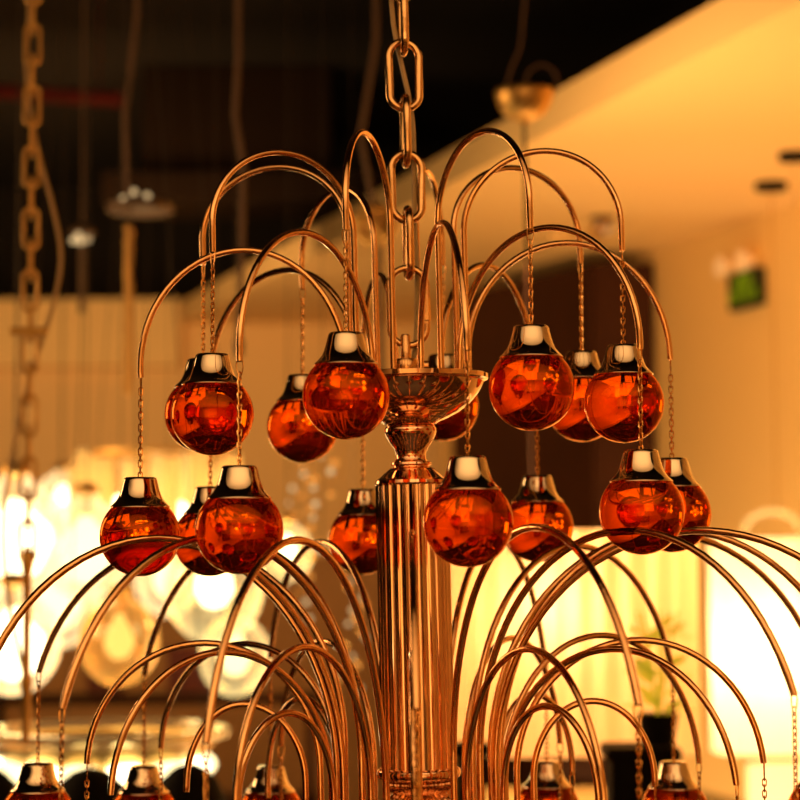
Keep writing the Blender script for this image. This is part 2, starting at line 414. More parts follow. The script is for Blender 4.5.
PEND = {
 'A1': 'amber glass ball at upper left, overlapping a second ball behind it, high tier',
 'A2': 'amber glass ball almost hidden behind the upper left ball, only its left edge showing',
 'A3': 'large amber glass ball just left of the chrome cup and in front of it',
 'A4': 'smaller amber glass ball left of and behind the ball beside the cup',
 'A5': 'amber glass ball just right of the chrome cup, on the tallest right arm',
 'A6': 'amber glass ball of the high tier farthest right, partly covered by a chain',
 'A7': 'amber glass ball wedged behind between the two high balls on the right',
 'A8': 'amber glass ball mostly hidden behind the chrome cup, cap above the rim',
 'B1': 'amber glass ball hanging farthest left of the middle row, against white lamp glow',
 'B2': 'large amber glass ball in front on the left, directly under the upper left pair',
 'B3': 'amber glass ball peeping out between the two left balls of the middle row',
 'B4': 'small amber glass ball partly hidden by the left side of the fluted column',
 'B5': 'largest amber glass ball, in front of the right edge of the fluted column',
 'B6': 'large amber glass ball on the right of the middle row, in front of another',
 'B7': 'amber glass ball farthest right of the middle row, half behind a larger one',
 'B8': 'small amber glass ball behind and right of the largest ball, before the dark panel',
 'Cm112': 'amber glass ball cut by the bottom edge, first from the left corner',
 'Cm135': 'amber glass ball cut by the bottom edge, second from the left corner',
 'Cm157': 'amber glass ball cut by the bottom edge, nearest left of the column',
 'C157': 'amber glass ball cut by the bottom edge, nearest right of the column',
 'C135': 'amber glass ball cut by the bottom edge, before the black plinth on the right',
 'C112': 'amber glass ball at the lower right corner, cut by the frame edge',
 'C0': 'gold chain with glass ball hanging in front of the middle of the fluted column',
 'C22': 'gold chain with glass ball on the low front arm right of the column',
 'C45': 'gold chain with glass ball at far right, in front of the white lampshade',
 'Cm45': 'gold chain with glass ball on the wide front arm at far left',
 'Cm22': 'gold chain with glass ball on the steep front arm left of the column',
 'D90': 'gold chain with glass ball under the low arm nearest the right edge',
 'D60': 'gold chain with glass ball under the second low arm from the right edge',
 'D120': 'gold chain with glass ball crossing the amber ball before the black plinth',
 'D150': 'gold chain with glass ball crossing the bottom ball right of the column',
 'Dm150': 'gold chain with glass ball crossing the bottom ball left of the column',
 'Dm120': 'gold chain with glass ball crossing the second bottom ball from the left corner',
 'Dm90': 'gold chain with glass ball between the first and second bottom balls on the left',
 'E135': 'short gold chain with glass ball under the smallest arch right of the column',
 'E90': 'short gold chain with glass ball in front of the black plinth, below small arch',
}
for k_, lb in PEND.items(): pendant(k_, lb)

# ------------------------------------------------------------------ the shop around it
def wall_x(Y): return 4.474 - .3328 * Y          # side wall on the right
def fas_x(Y): return 2.83 - .3328 * Y            # edge of the dropped ceiling
SOF0, SOF1 = EYE + 1.465, EYE + 1.60
bm = bmesh.new(); add_box(bm, -7.2, 8.2, -5.2, 14.2, -.1, 0); structure(obj('floor', bm, M['floor'], smooth=False))
bm = bmesh.new(); add_box(bm, -7.2, 8.2, -5.2, 14.2, 4.2, 4.3); structure(obj('ceiling', bm, M['dark'], smooth=False))
bm = bmesh.new(); add_prism(bm, [(fas_x(12.75), 12.75), (fas_x(-5), -5), (wall_x(-5) + .1, -5), (wall_x(12.75) + .1, 12.75)], SOF0, SOF1)
structure(obj('ceiling_soffit', bm, M['soffit'], smooth=False))
bm = bmesh.new(); add_box(bm, -7.1, 1.2, 12.75, 12.9, 0, SOF1); structure(obj('wall_far', bm, M['wall'], smooth=False))
bm = bmesh.new(); add_box(bm, -7.1, .4, 12.70, 12.76, 0, EYE - .06); add_box(bm, -7.1, .4, 12.68, 12.76, EYE - .06, EYE - .02); structure(obj('dim_wall_band', bm, principled('lower_wall_shade', (.40, .20, .06), .6, var=.1, bscale=2), smooth=False))  # added dark band: dimness of the lower far wall put into its colour
bm = bmesh.new(); add_box(bm, -7.2, 8.2, 14.1, 14.2, 0, 4.2); structure(obj('wall_beyond', bm, M['dark'], smooth=False))
bm = bmesh.new(); add_box(bm, -7.1, fas_x(12.7) , 12.6, 12.76, EYE + 1.18, SOF1 + .01); structure(obj('trim_1', bm, M['soffit'], smooth=False))
bm = bmesh.new(); add_prism(bm, [(wall_x(9.72), 9.72), (wall_x(-5), -5), (wall_x(-5) + .15, -5), (wall_x(12.7) + .15, 12.7), (wall_x(12.7), 12.7)], 0, SOF1)
structure(obj('wall_right', bm, M['wall_side'], smooth=False))
bm = bmesh.new(); add_box(bm, -7.2, -7.1, -5.2, 14.2, 0, 4.2); structure(obj('wall_left', bm, M['dark'], smooth=False))
bm = bmesh.new(); add_box(bm, -7.2, 8.2, -5.2, -5.1, 0, 4.2); structure(obj('wall_behind', bm, M['wall'], smooth=False))
# the dark brown partition with two faces
bm = bmesh.new()
add_prism(bm, [(.285, 10.95), (.935, 9.66), (1.235, 9.66), (1.235, 10.95)], 0, EYE + 1.40)
add_prism(bm, [(.935, 9.63), (.950, 9.63), (.950, 9.67), (.935, 9.67)], 0, EYE + 1.395)
pt = obj('partition', bm, M['panel'], smooth=False)
tag(pt, 'tall dark brown partition standing behind the chandelier at the end of the cream wall', 'partition')

# exit sign with letters on the side wall, and the twin emergency lamp over it
WD = Vector((.3158, -.9488, 0)); WN = Vector((-.9488, -.3158, 0))   # along the wall towards us, out of the wall
def wall_frame(Y, z): 
    m = Matrix(((-WD.x, WN.x, 0), (-WD.y, WN.y, 0), (0, 0, 1))); e = m.to_euler()
    return Vector((wall_x(Y), Y, z)) + WN * .004, e
p_, e_ = wall_frame(8.78, EYE + 1.15)
sg = empty('exit_sign', p_, 'small green and black emergency exit sign on the amber side wall', 'exit sign', rot=e_)
bm = bmesh.new(); add_box(bm, -.15, .15, 0, .03, -.082, .082)
bmesh.ops.bevel(bm, geom=bm.edges[:], offset=.004, segments=2, affect='EDGES')
obj('sign_box', bm, M['sign_black'], sg, smooth=False)
# green pictogram of a running figure and rows of lettering, reading across the plate
bm = bmesh.new()
def bar(x0, z0, x1, z1, w):
    d = Vector((x1 - x0, 0, z1 - z0)); n = Vector((-d.z, 0, d.x)).normalized() * w / 2; a = Vector((-x0, .032, z0)); b = Vector((-x1, .032, z1)); n.x = -n.x
    vs = [bm.verts.new(q) for q in (a + n, b + n, b - n, a - n)]; bm.faces.new(vs)
for q in ((-.075, .060, .065, .066, .012), (-.02, .07, -.02, .035, .014), (-.09, .035, .09, .042, .012), (-.08, .018, .07, .02, .013), (0, .03, 0, -.002, .016), (-.055, .05, -.055, .01, .012), (.045, .06, .045, .012, .012)): bar(*q)
for x0 in (-.135, -.066, .003, .072):
    for q in ((0, -.004, .052, -.004, .010), (.026, .006, .026, -.046, .011), (0, -.024, .055, -.022, .009), (.004, -.044, .05, -.044, .009), (.004, -.012, .004, -.044, .009)):
        bar(x0 + q[0], q[1], x0 + q[2], q[3], q[4])
obj('lettering', bm, M['sign_green'], sg, smooth=False)
p_, e_ = wall_frame(8.78, EYE + 1.273)
em = empty('emergency_light', p_, 'twin round emergency lamps mounted just above the green exit sign', 'emergency light', rot=e_)
bm = bmesh.new(); add_box(bm, -.12, .12, 0, .05, -.03, .045); bmesh.ops.bevel(bm, geom=bm.edges[:], offset=.008, segments=2, affect='EDGES')
obj('housing', bm, principled('pale_plastic', (.80, .52, .20), .5), em)
lm_ = principled('lamp_lens', (.95, .75, .5), .2, emis=(1, .6, .25), estr=.15)
for sx in (-.10, .10):
    bm = bmesh.new(); add_lathe(bm, [(0, .0), (.02, 0), (.028, .02), (.045, .045), (.047, .06), (0, .066)], 20)
    bmesh.ops.transform(bm, matrix=Matrix.Rotation(-PI / 2, 4, 'X'), verts=bm.verts); bmesh.ops.translate(bm, vec=(sx, .04, -.01), verts=bm.verts)
    obj('lamp_head', bm, lm_, em)

# black ceiling discs with thin cords on the soffit
def tube_obj(name, pts, r, mat, parent=None, seg=8):
    bm = bmesh.new(); add_tube(bm, pts, r, seg); return obj(name, bm, mat, parent)

# ------------------------------------------------------------------ lit shades on the right
def pleated(bm, w, d, h, n=26, amp=.010):
    """rounded oblong shade with vertical pleats, open at top and bottom"""
    seg = n * 8; rows = []
    for z in (-h / 2, -h / 2 + .01, 0, h / 2 - .01, h / 2):
        ring = []
        for i in range(seg):
            a = 2 * PI * i / seg; e = 3.2
            ca, sa = math.cos(a), math.sin(a)
            rr = (abs(ca) ** e + abs(sa) ** e) ** (-1 / e) + amp * 3 * math.cos(a * n)
            ring.append(bm.verts.new((w / 2 * rr * ca, d / 2 * rr * sa, z)))
        rows.append(ring)
    for A, B in zip(rows, rows[1:]):
        for i in range(seg): bm.faces.new((A[i], A[(i + 1) % seg], B[(i + 1) % seg], B[i]))

def point(name, loc, W, r=.05, col=(1, .62, .25)):
    l = bpy.data.lights.new(name, 'POINT'); l.energy = W; l.shadow_soft_size = r; l.color = col
    o = bpy.data.objects.new(name, l); C.objects.link(o); o.location = loc; return o

YP = 5.0
t = empty('pendant_lamp', at(571, 640, YP), 'wide glowing cream pleated lampshade hanging on a brass rod right of the column', 'pendant lamp')
bm = bmesh.new(); pleated(bm, .590, .34, .545, 30, .014); obj('lamp_shade', bm, M['shade'], t)
bm = bmesh.new(); add_sphere(bm, .032); 
for v in bm.verts: v.co.z *= 1.3
obj('bulb', bm, M['hot'], t, loc=(-.07, -.05, .08))
cz = at(527, 97, YP) - at(571, 640, YP)
bm = bmesh.new()
add_lathe(bm, [(.002, .028), (.05, .026), (.073, .030), (.075, .027), (.074, .012), (.066, -.012), (.052, -.032), (.032, -.045), (.012, -.050), (.010, -.058), (0, -.058)], 40)
obj('ceiling_cup', bm, M['brass'], t, loc=cz)
tube_obj('rod', [cz + Vector((0, 0, -.055)), Vector((cz.x + .015, 0, .2)), Vector((cz.x + .016, 0, .2))], .005, M['panel'], t)
c0 = cz
tube_obj('suspension_cord', [c0 + Vector((-.03, 0, .02)), c0 + Vector((-.042, 0, .05)), c0 + Vector((-.03, 0, .09)), c0 + Vector((-.008, 0, .14)), c0 + Vector((.004, 0, .26)), c0 + Vector((.008, 0, .7)), c0 + Vector((0, 0, 1.455))], .004, M['dimwire'], t)
lp = [c0 + Vector((.045 + .04 * math.cos(a), 0, .05 + .045 * math.sin(a))) for a in [math.radians(q) for q in range(215, -50, -20)]]
tube_obj('cord_loop', lp, .004, M['dimwire'], t)
point('bulb_light', at(543, 605, YP) + Vector((0, -.055, 0)), 9, .04, (1, .66, .34))

t = empty('pendant_lamp', at(765, 645, 7.9), 'white glowing oblong lampshade on a thin cord at the right edge', 'pendant lamp')
bm = bmesh.new(); pleated(bm, .44, .34, .83, 26, .004); obj('lamp_shade', bm, M['shade2'], t)
bm = bmesh.new(); add_sphere(bm, .035); obj('bulb', bm, M['hot'], t)
hp = []
for a in range(0, 200, 10):
    q = math.radians(a); hp.append((.11 * math.cos(q) + .02, -.02, .44 + .08 * math.sin(q)))
tube_obj('glass_handle', hp, .010, M['green_glass'], t)
u0 = at(776, 192, 7.9) - at(765, 645, 7.9); 
tube_obj('cord', [Vector((u0.x, 0, u0.z)), Vector((u0.x, 0, .50))], .0028, M['dullgold'], t)
bm = bmesh.new(); add_lathe(bm, [(0, -.03), (.058, -.03), (.064, -.024), (.064, .0), (0, .0)], 32)
obj('ceiling_disc', bm, M['black'], t, loc=(u0.x, 0, SOF0 - at(765, 645, 7.9).z))
point('bulb_light', at(765, 645, 7.9), 22, .05, (1, .74, .40))
t = empty('pendant_lamp', at(790, 800, 7.3), 'second white lampshade low in the right corner below the taller one', 'pendant lamp')
bm = bmesh.new(); pleated(bm, .34, .25, .26, 20, .004); obj('lamp_shade', bm, M['shade2'], t)
u0 = at(800, 158, 7.3) - at(790, 800, 7.3)
tube_obj('cord', [Vector((u0.x, .0, SOF0 - .02 - at(790, 800, 7.3).z)), Vector((u0.x, 0, .12))], .0028, M['cord'], t)
bm = bmesh.new(); add_lathe(bm, [(0, -.03), (.052, -.03), (.058, -.024), (.058, 0), (0, 0)], 32)
obj('ceiling_disc', bm, M['black'], t, loc=(u0.x, 0, SOF0 - at(790, 800, 7.3).z))

# spotlight and detector under the soffit
t = empty('ceiling_spotlight', Vector((at(606, 0, 8.7).x, 8.7, SOF0)), 'small ceiling spotlight on the cream dropped ceiling above the brown partition', 'spotlight')
bm = bmesh.new(); add_lathe(bm, [(0, 0), (.055, 0), (.055, -.012), (.02, -.016), (.02, -.03), (0, -.03)], 24); obj('mount', bm, M['grey'], t)
bm = bmesh.new(); add_lathe(bm, [(0, .0), (.022, 0), (.03, -.03), (.038, -.07), (0, -.07)], 24); o = obj('spot_head', bm, M['brass'], t, loc=(0, 0, -.02)); o.rotation_euler = (0, .5, 0)
for i, (dx, dz) in enumerate(((-.02, -.05), (.005, -.075), (.03, -.055))):
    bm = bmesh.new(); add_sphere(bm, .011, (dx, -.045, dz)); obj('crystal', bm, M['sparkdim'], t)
bm = bmesh.new(); add_lathe(bm, [(0, 0), (.05, 0), (.048, -.025), (.03, -.035), (0, -.037)], 24)
tag(obj('smoke_detector', bm, M['soffit'], loc=Vector((at(560, 0, 9.2).x, 9.2, SOF0))), 'round smoke detector on the dropped ceiling left of the spotlight', 'smoke detector')

# black display plinths and the plant between the lampshades
def plinth(u0, u1, v0, Y, label):
    a, b = at(u0, v0, Y), at(u1, v0, Y); w = b.x - a.x; h = a.z
    t = empty('display_plinth', ((a.x + b.x) / 2, Y + w / 2, 0), label, 'plinth')
    bm = bmesh.new(); add_box(bm, -w / 2, w / 2, -w / 2, w / 2, h - .03, h); bmesh.ops.bevel(bm, geom=bm.edges[:], offset=.005, segments=2, affect='EDGES'); obj('plinth_top', bm, M['black'], t, smooth=False)
    bm = bmesh.new(); add_box(bm, -w / 2 + .012, w / 2 - .012, -w / 2 + .012, w / 2 - .012, 0.05, h - .03); obj('plinth_body', bm, M['black'], t, smooth=False)
    bm = bmesh.new(); add_box(bm, -w / 2 + .03, w / 2 - .03, -w / 2 + .03, w / 2 - .03, 0, .05); obj('plinth_foot', bm, M['grey'], t, smooth=False)
    return t
plinth(452, 488, 742, 4.55, 'narrow black display plinth just right of the fluted column')
plinth(603, 678, 747, 4.5, 'wide black display plinth under the right side of the cream lampshade')
bm = bmesh.new(); a = at(486, 742, 6.6); b = at(604, 742, 6.6)
t = empty('display_counter', ((a.x + b.x) / 2, 6.8, 0), 'low cream display counter between the two black plinths', 'counter')
add_box(bm, -.22, .22, -.15, .15, 0, at(0, 797, 6.6).z - .03); obj('counter_body', bm, M['panel'], t, smooth=False)
bm = bmesh.new(); add_box(bm, -.23, .23, -.16, .16, at(0, 797, 6.6).z - .03, at(0, 797, 6.6).z); obj('counter_top', bm, M['wall_side'], t, smooth=False)
pc = at(660, 747, 4.5)
t = empty('potted_plant', (pc.x, pc.y + .1, pc.z), 'blurred yellow green leafy plant on the wide black plinth', 'plant')
bm = bmesh.new(); add_lathe(bm, [(0, 0), (.035, 0), (.045, .05), (.047, .07), (.042, .07), (0, .06)], 20); obj('pot', bm, M['black'], t)
bm = bmesh.new()
for i in range(70):
    a = random.uniform(0, 2 * PI); h = random.uniform(.05, .27); r = random.uniform(.01, .06); l = random.uniform(.04, .08)
    c = Vector((r * math.cos(a), r * math.sin(a), h)); d = Vector((math.cos(a), math.sin(a), random.uniform(-.2, .8))).normalized() * l; s = Vector((-math.sin(a), math.cos(a), 0)) * l * .28
    v = [bm.verts.new(q) for q in (c, c + d * .5 + s, c + d, c + d * .5 - s)]; bm.faces.new(v)
obj('leaves', bm, M['leaf'], t, smooth=False)
bm = bmesh.new()
for a in range(5): add_tube(bm, [(0, 0, .05), (.02 * math.cos(a * 1.3), .02 * math.sin(a * 1.3), .18), (.05 * math.cos(a * 1.3), .05 * math.sin(a * 1.3), .30)], .003, 5)
obj('stem', bm, M['leaf'], t)

# ------------------------------------------------------------------ left chandelier on its link chain
YL = 4.1; q = YL / 2000
t = empty('chandelier', at(28, 690, YL), 'blurred brass chandelier at far left hanging on a large link chain with glass globes', 'chandelier')
O = at(28, 690, YL)
bm = bmesh.new(); add_tube(bm, oval(42 * q, 15 * q, 20), 2.1 * q, 8, closed=True)
l0 = obj('chain_link', bm, M['dullgold'], t, loc=Vector((0, 0, (690 - 540) * q)))
v = 540; k = 0
while O.z + (690 - v) * q < 4.13:
    v -= 31.5; k += 1
    o = l0.copy(); C.objects.link(o); o.parent = t; o.location = Vector((0, 0, (690 - v) * q)); o.rotation_euler = (0, 0, (PI / 2 + .1) * (k % 2) + .2 * ((k + 1) % 2))
bm = bmesh.new(); add_lathe(bm, [(0, -.10), (.008, -.10), (.009, .0), (.014, .02), (.009, .04), (.009, .24), (.013, .26), (.013, .28), (.004, .30), (0, .30)], 20); obj('stem_tube', bm, M['brass'], t)
o = tube_obj('cross_pin', [Vector((-18 * q, -.012, 360 * q)), Vector((18 * q, -.012, 360 * q))], 4.5 * q, M['brass'], t)
pts = [Vector(((u - 28) * q, .02, (690 - vv) * q)) for u, vv in ((26, -60), (20, 60), (32, 140), (48, 200), (57, 250), (50, 300), (30, 365), (12, 440), (2, 520), (8, 600), (26, 680))]
fine = []
for a, b, c_, d in zip([pts[0]] + pts[:-1], pts, pts[1:], pts[2:] + [pts[-1]]):
    for i in range(5):
        s = i / 5; fine.append(.5 * ((2 * b) + (c_ - a) * s + (2 * a - 5 * b + 4 * c_ - d) * s * s + (3 * b - a - 3 * c_ + d) * s ** 3))
tube_obj('power_cord', fine, 2.4 * q, M['cord'], t)

def lathe_obj(name, prof, mat, parent, loc, seg=32, fn=None):
    bm = bmesh.new(); add_lathe(bm, prof, seg, fn=fn); return obj(name, bm, mat, parent, loc=loc)
GL = []
def globe_lamp(u, v, Y, rpx, label, glass='clear', bulb='hot', W=3., sz=1.1, bs=1., cord=True, group=None, hang=None):
    c = at(u, v, Y); r = rpx * Y / 2000
    t = empty('globe_lamp', c, label, 'globe lamp', group)
    prof = [(r * math.sin(a) * (1 if a < 2 else 1), -r * sz * math.cos(a)) for a in [PI * i / 20 for i in range(0, 19)]] 
    prof += [(r * .26, r * sz * 1.04), (r * .25, r * sz * 1.15)]
    lathe_obj('glass_globe', prof, M[glass], t, (0, 0, 0))
    lathe_obj('fitting', [(0, r * sz * 1.3), (r * .18, r * sz * 1.3), (r * .27, r * sz * 1.2), (r * .28, r * sz * 1.1), (r * .14, r * sz * 1.0), (r * .14, r * sz * .7), (0, r * sz * .7)], M['brass'], t, (0, 0, 0), 20)
    lathe_obj('bulb', [(0, -r * .45 * bs), (r * .22 * bs, -r * .38 * bs), (r * .38 * bs, -r * .1), (r * .36 * bs, r * .15), (r * .2 * bs, r * .45), (r * .12, r * .7), (0, r * .72)], M[bulb], t, (0, 0, 0), 20)
    top = (hang if hang else 4.2) - c.z
    tube_obj('cord', [(0, 0, r * sz * 1.28), (0, 0, top)], .0016, M['darkwire'], t, 6)
    if W: point('bulb_light', c, W, .05, (1, .66, .28))
    return t
globe_lamp(16, 535, 5.3, 52, 'white hot clear glass globe lamp at the left edge, upper one', W=7, bs=1.9)
globe_lamp(86, 548, 5.9, 46, 'hazy clear glass globe lamp left of the leftmost amber ball', bulb='hot2', W=0, bs=1.7)
globe_lamp(14, 640, 5.1, 48, 'white hot clear glass globe lamp at the left edge, lower one', W=7, bs=1.8)
globe_lamp(120, 640, 5.8, 40, 'amber glass globe lamp glowing softly among the left arms', glass='amber_soft', bulb='spark', W=2)
globe_lamp(214, 585, 5.6, 50, 'pale green glass globe lamp shining through the arms left of the column', glass='green_glass', W=5, sz=1.15)
globe_lamp(235, 655, 5.8, 36, 'smaller pale green glass globe lamp hanging just below the bright one', glass='green_glass', bulb='hot2', W=0, bs=1.2)
globe_lamp(60, 600, 7.3, 42, 'pale clear glass globe lamp behind the far left arms', bulb='hot2', W=0, bs=1.5)
globe_lamp(168, 578, 7.4, 34, 'soft glass globe lamp showing under the second amber ball from the left', bulb='hot2', W=0, bs=1.2)
globe_lamp(62, 505, 8.2, 30, 'small clear glass globe lamp in the upper glow at left', bulb='hot', W=0)
globe_lamp(287, 552, 6.0, 26, 'small bright glass globe lamp showing between arm tops left of column', glass='green_glass', bulb='hot', W=2)

# lamp made of upright glass tubes
c = at(155, 505, 6.4); q = 6.4 / 2000
t = empty('glass_tube_lamp', c, 'wide lamp of upright frosted glass tubes glowing behind the left amber balls', 'lamp')
lathe_obj('ring_frame', [(74 * q, 50 * q), (78 * q, 50 * q), (78 * q, 54 * q), (74 * q, 54 * q), (74 * q, 50 * q)], M['brass'], t, (0, 0, 0), 48)
bmt = bmesh.new(); add_lathe(bmt, [(7.5 * q, -48 * q), (8 * q, -40 * q), (8 * q, 50 * q), (7.5 * q, 51 * q)], 16)
gm = shade_mat('frosted_tube', (1, .85, .5), (1, .58, .20), .16)
g0 = obj('glass_tube', bmt, gm, t, loc=(78 * q, 0, 0))
for i in range(1, 15):
    a = 2 * PI * i / 15; o = g0.copy(); C.objects.link(o); o.parent = t; o.location = (78 * q * math.cos(a), 78 * q * math.sin(a), random.uniform(-12, 10) * q)
for dx, dz in ((-32, -4), (-22, -22), (20, -10)):
    bm = bmesh.new(); add_sphere(bm, 15 * q, (dx * q, 0, dz * q)); obj('bulb', bm, M['hot'], t)
for i in range(3):
    a = i * 2.09 + .5
    tube_obj('hanging_wire', [(76 * q * math.cos(a), 76 * q * math.sin(a), 52 * q), (6 * q * math.cos(a), 6 * q * math.sin(a), 4.2 - c.z)], .0012, M['darkwire'], t, 6)
point('bulb_light', c, 8, .1, (1, .66, .28))

# strings of small glass beads left of the column
def bead_string(u, v0, v1, Y, label):
    a = at(u, v0, Y); q = Y / 2000; t = empty('bead_string', a, label, 'bead string')
    tube_obj('wire', [(0, 0, 4.2 - a.z), (0, 0, -(v1 - v0) * q)], .001, M['darkwire'], t, 5)
    v = v0; bm = bmesh.new(); b2 = bmesh.new(); i = 0
    while v < v1:
        x = random.uniform(-13, 13) * q; r = random.uniform(2., 3.6) * q
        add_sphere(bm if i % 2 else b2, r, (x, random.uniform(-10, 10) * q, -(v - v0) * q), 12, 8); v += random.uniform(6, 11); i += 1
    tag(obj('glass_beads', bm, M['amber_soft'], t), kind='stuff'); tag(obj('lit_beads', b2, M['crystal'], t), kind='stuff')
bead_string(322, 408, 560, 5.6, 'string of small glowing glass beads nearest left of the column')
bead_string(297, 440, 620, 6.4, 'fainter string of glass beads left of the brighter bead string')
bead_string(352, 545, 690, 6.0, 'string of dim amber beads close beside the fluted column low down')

# wide glass ring lamp at the lower left
Yr = 4.8; q = Yr / 2000; c = at(105, 735, Yr)
t = empty('ring_lamp', c, 'wide shallow glass dish lamp with gold underside along the lower left edge', 'ring lamp')
lathe_obj('glass_rim', [(118 * q, 0), (124 * q, 2 * q), (126 * q, 7 * q), (122 * q, 11 * q), (112 * q, 12 * q), (108 * q, 6 * q), (118 * q, 0)], M['rim_glass'], t, (0, 0, 0), 64)
lathe_obj('gold_dish', [(110 * q, 2 * q), (112 * q, -2 * q), (104 * q, -14 * q), (80 * q, -26 * q), (0, -30 * q)], M['brass'], t, (0, 0, 0), 64)
for i in range(14):
    a = 2 * PI * i / 14 + .15; bm = bmesh.new(); add_sphere(bm, 17 * q, (0, 0, 0), 14, 10, 1.2, 1.2, .8)
    obj('bulb', bm, M['hot' if i % 2 else 'hot2'], t, loc=(92 * q * math.cos(a), 92 * q * math.sin(a), -27 * q))
for i in range(4):
    a = i * PI / 2 + .5
    tube_obj('hanging_wire', [(108 * q * math.cos(a), 108 * q * math.sin(a), 8 * q), (4 * q * math.cos(a), 4 * q * math.sin(a), 4.2 - c.z)], .0012, M['darkwire'], t, 6)
for u, v, r, lb in ((92, 812, 44, 'black dome lampshade under the glass dish lamp, left one'), (190, 808, 38, 'black dome lampshade under the glass dish lamp, right one'), (-6, 812, 34, 'black dome lampshade cut by the lower left corner')):
    c2 = at(u, v, 4.4); qq = 4.4 / 2000
    t = empty('dome_lamp', c2, lb, 'dome lamp')
    lathe_obj('dome_shade', [(r * qq, -10 * qq), (r * qq * 1.02, -8 * qq), (r * qq * .95, 14 * qq), (r * qq * .75, 32 * qq), (r * qq * .4, 44 * qq), (6 * qq, 48 * qq), (0, 48 * qq)], M['black'], t, (0, 0, 0), 40)
    lathe_obj('gold_rim', [(r * qq * 1.0, -12 * qq), (r * qq * 1.1, -10 * qq), (r * qq * 1.08, -4 * qq), (r * qq * 1.0, -6 * qq), (r * qq * 1.0, -12 * qq)], M['brass'], t, (0, 0, 0), 40)
    tube_obj('rod', [(0, 0, 47 * qq), (0, 0, 60 * qq)], .004, M['brass'], t, 8)
    lathe_obj('base_post', [(0, -c2.z), (.09, -c2.z), (.09, -c2.z + .02), (.012, -c2.z + .04), (.012, 20 * qq), (0, 20 * qq)], M['black'], t, (0, 0, 0), 24)

# small furniture-red things on the far wall
for u, v, w, h, lb in ((105, 680, 34, 20, 'dark red box on the far shelf, left one'), (190, 668, 44, 44, 'dark red box on the far shelf beside the green globe')):
    a = at(u, v, 9.0); qq = 9 / 2000
    t = empty('storage_box', a, lb, 'box')
    bm = bmesh.new(); add_box(bm, -w / 2 * qq, w / 2 * qq, 0, .15, -h / 2 * qq, h / 2 * qq - .02); obj('box_body', bm, principled('dark_red_box', (.12, .015, .006), .6), t, smooth=False)
    bm = bmesh.new(); add_box(bm, -w / 2 * qq - .006, w / 2 * qq + .006, -.006, .156, h / 2 * qq - .02, h / 2 * qq); obj('box_lid', bm, principled('dark_red_lid', (.16, .02, .008), .6), t, smooth=False)
t = empty('display_shelf', at(150, 692, 9.0), 'long brown display shelf standing far behind the left arms', 'shelf'); o0 = at(150, 692, 9.0)
for zz, nm in ((0, 'shelf_board'), (-.45, 'shelf_board')):
    bm = bmesh.new(); add_box(bm, -.75, .75, -.05, .3, zz - .045 - .0, zz - .01); obj(nm, bm, M['panel'], t, smooth=False)
for x in (-.73, .70):
    bm = bmesh.new(); add_box(bm, x, x + .03, -.05, .3, -o0.z, -.01); obj('shelf_side', bm, M['panel'], t, smooth=False)
# the lower red box sits on the shelf board; the taller one too

# ------------------------------------------------------------------ things hanging in the dark on the left
def canopy(u, v, Y, label, w=50, cord_to=-40):
    c = at(u, v, Y); qq = Y / 2000; t = empty('ceiling_lamp', c, label, 'ceiling lamp')
    lathe_obj('tray', [(0, 6 * qq), (w * .9 * qq, 6 * qq), (w * qq, 3 * qq), (w * qq, -3 * qq), (w * .9 * qq, -5 * qq), (0, -5 * qq)], M['grey'], t, (0, 0, 0), 40)
    for dx, dz in ((-14, 5), (-3, 12), (4, 3), (12, 8)):
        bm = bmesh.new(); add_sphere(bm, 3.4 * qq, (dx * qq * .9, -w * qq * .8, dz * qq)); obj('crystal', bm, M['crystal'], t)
    tube_obj('cord', [(-12 * qq, 0, 5 * qq), (-16 * qq, 0, 90 * qq), (-4 * qq, 0, 200 * qq), (-2 * qq, 0, 4.2 - c.z)], 2.6 * qq, M['dimwire'], t, 6)
    return t, qq
t, qq = canopy(138, 205, 5.8, 'dim round ceiling lamp tray with bright crystals in the upper left dark', 34)
pts = [(-11 * qq, 0, -5 * qq), (-11 * qq, 0, -170 * qq)]
bm = bmesh.new()
for i in range(34):
    add_sphere(bm, 4.6 * qq, (-11 * qq + random.uniform(-1, 1) * qq, 0, (-20 - i * 5.0) * qq), 8, 6)
obj('bead_strand', bm, M['dullgold'], t)
c = at(80, 236, 6.2); qq = 6.2 / 2000
t = empty('ceiling_lamp', c, 'small dim ceiling lamp with crystal cluster left of the tray lamp', 'ceiling lamp')
lathe_obj('cup', [(0, 12 * qq), (11 * qq, 11 * qq), (13 * qq, 6 * qq), (6 * qq, 0), (0, 0)], M['grey'], t, (0, 0, 0), 24)
for dx, dz in ((-7, -3), (0, -4), (7, -2), (-2, 2)):
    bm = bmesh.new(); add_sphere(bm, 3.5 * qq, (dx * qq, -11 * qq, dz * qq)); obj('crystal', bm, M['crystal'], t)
tube_obj('rod', [(0, 0, 0), (0, 0, -75 * qq)], 3.2 * qq, M['grey'], t); tube_obj('cord', [(0, 0, 11 * qq), (0, 0, 4.2 - c.z)], .003, M['dimwire'], t, 6)
c = at(375, 222, 5.6); qq = 5.6 / 2000
t = empty('flower_pendant', c, 'blurred gold flower shaped pendant behind the tall left centre arms', 'pendant lamp')
for i in range(9):
    a = 2 * PI * i / 9; bm = bmesh.new(); add_sphere(bm, 8.5 * qq, (15 * qq * math.cos(a), 4 * qq * math.sin(a * 2), 15 * qq * math.sin(a)), 14, 10, 1, .5, 1); obj('petal', bm, M['dullgold'] if i % 2 else M['brass'], t)
bm = bmesh.new(); add_sphere(bm, 9 * qq); obj('flower_heart', bm, M['dullgold'], t)
tube_obj('stem', [(4 * qq, 0, -14 * qq), (6 * qq, 0, -120 * qq), (7 * qq, 0, -170 * qq)], 3.4 * qq, M['grey'], t)
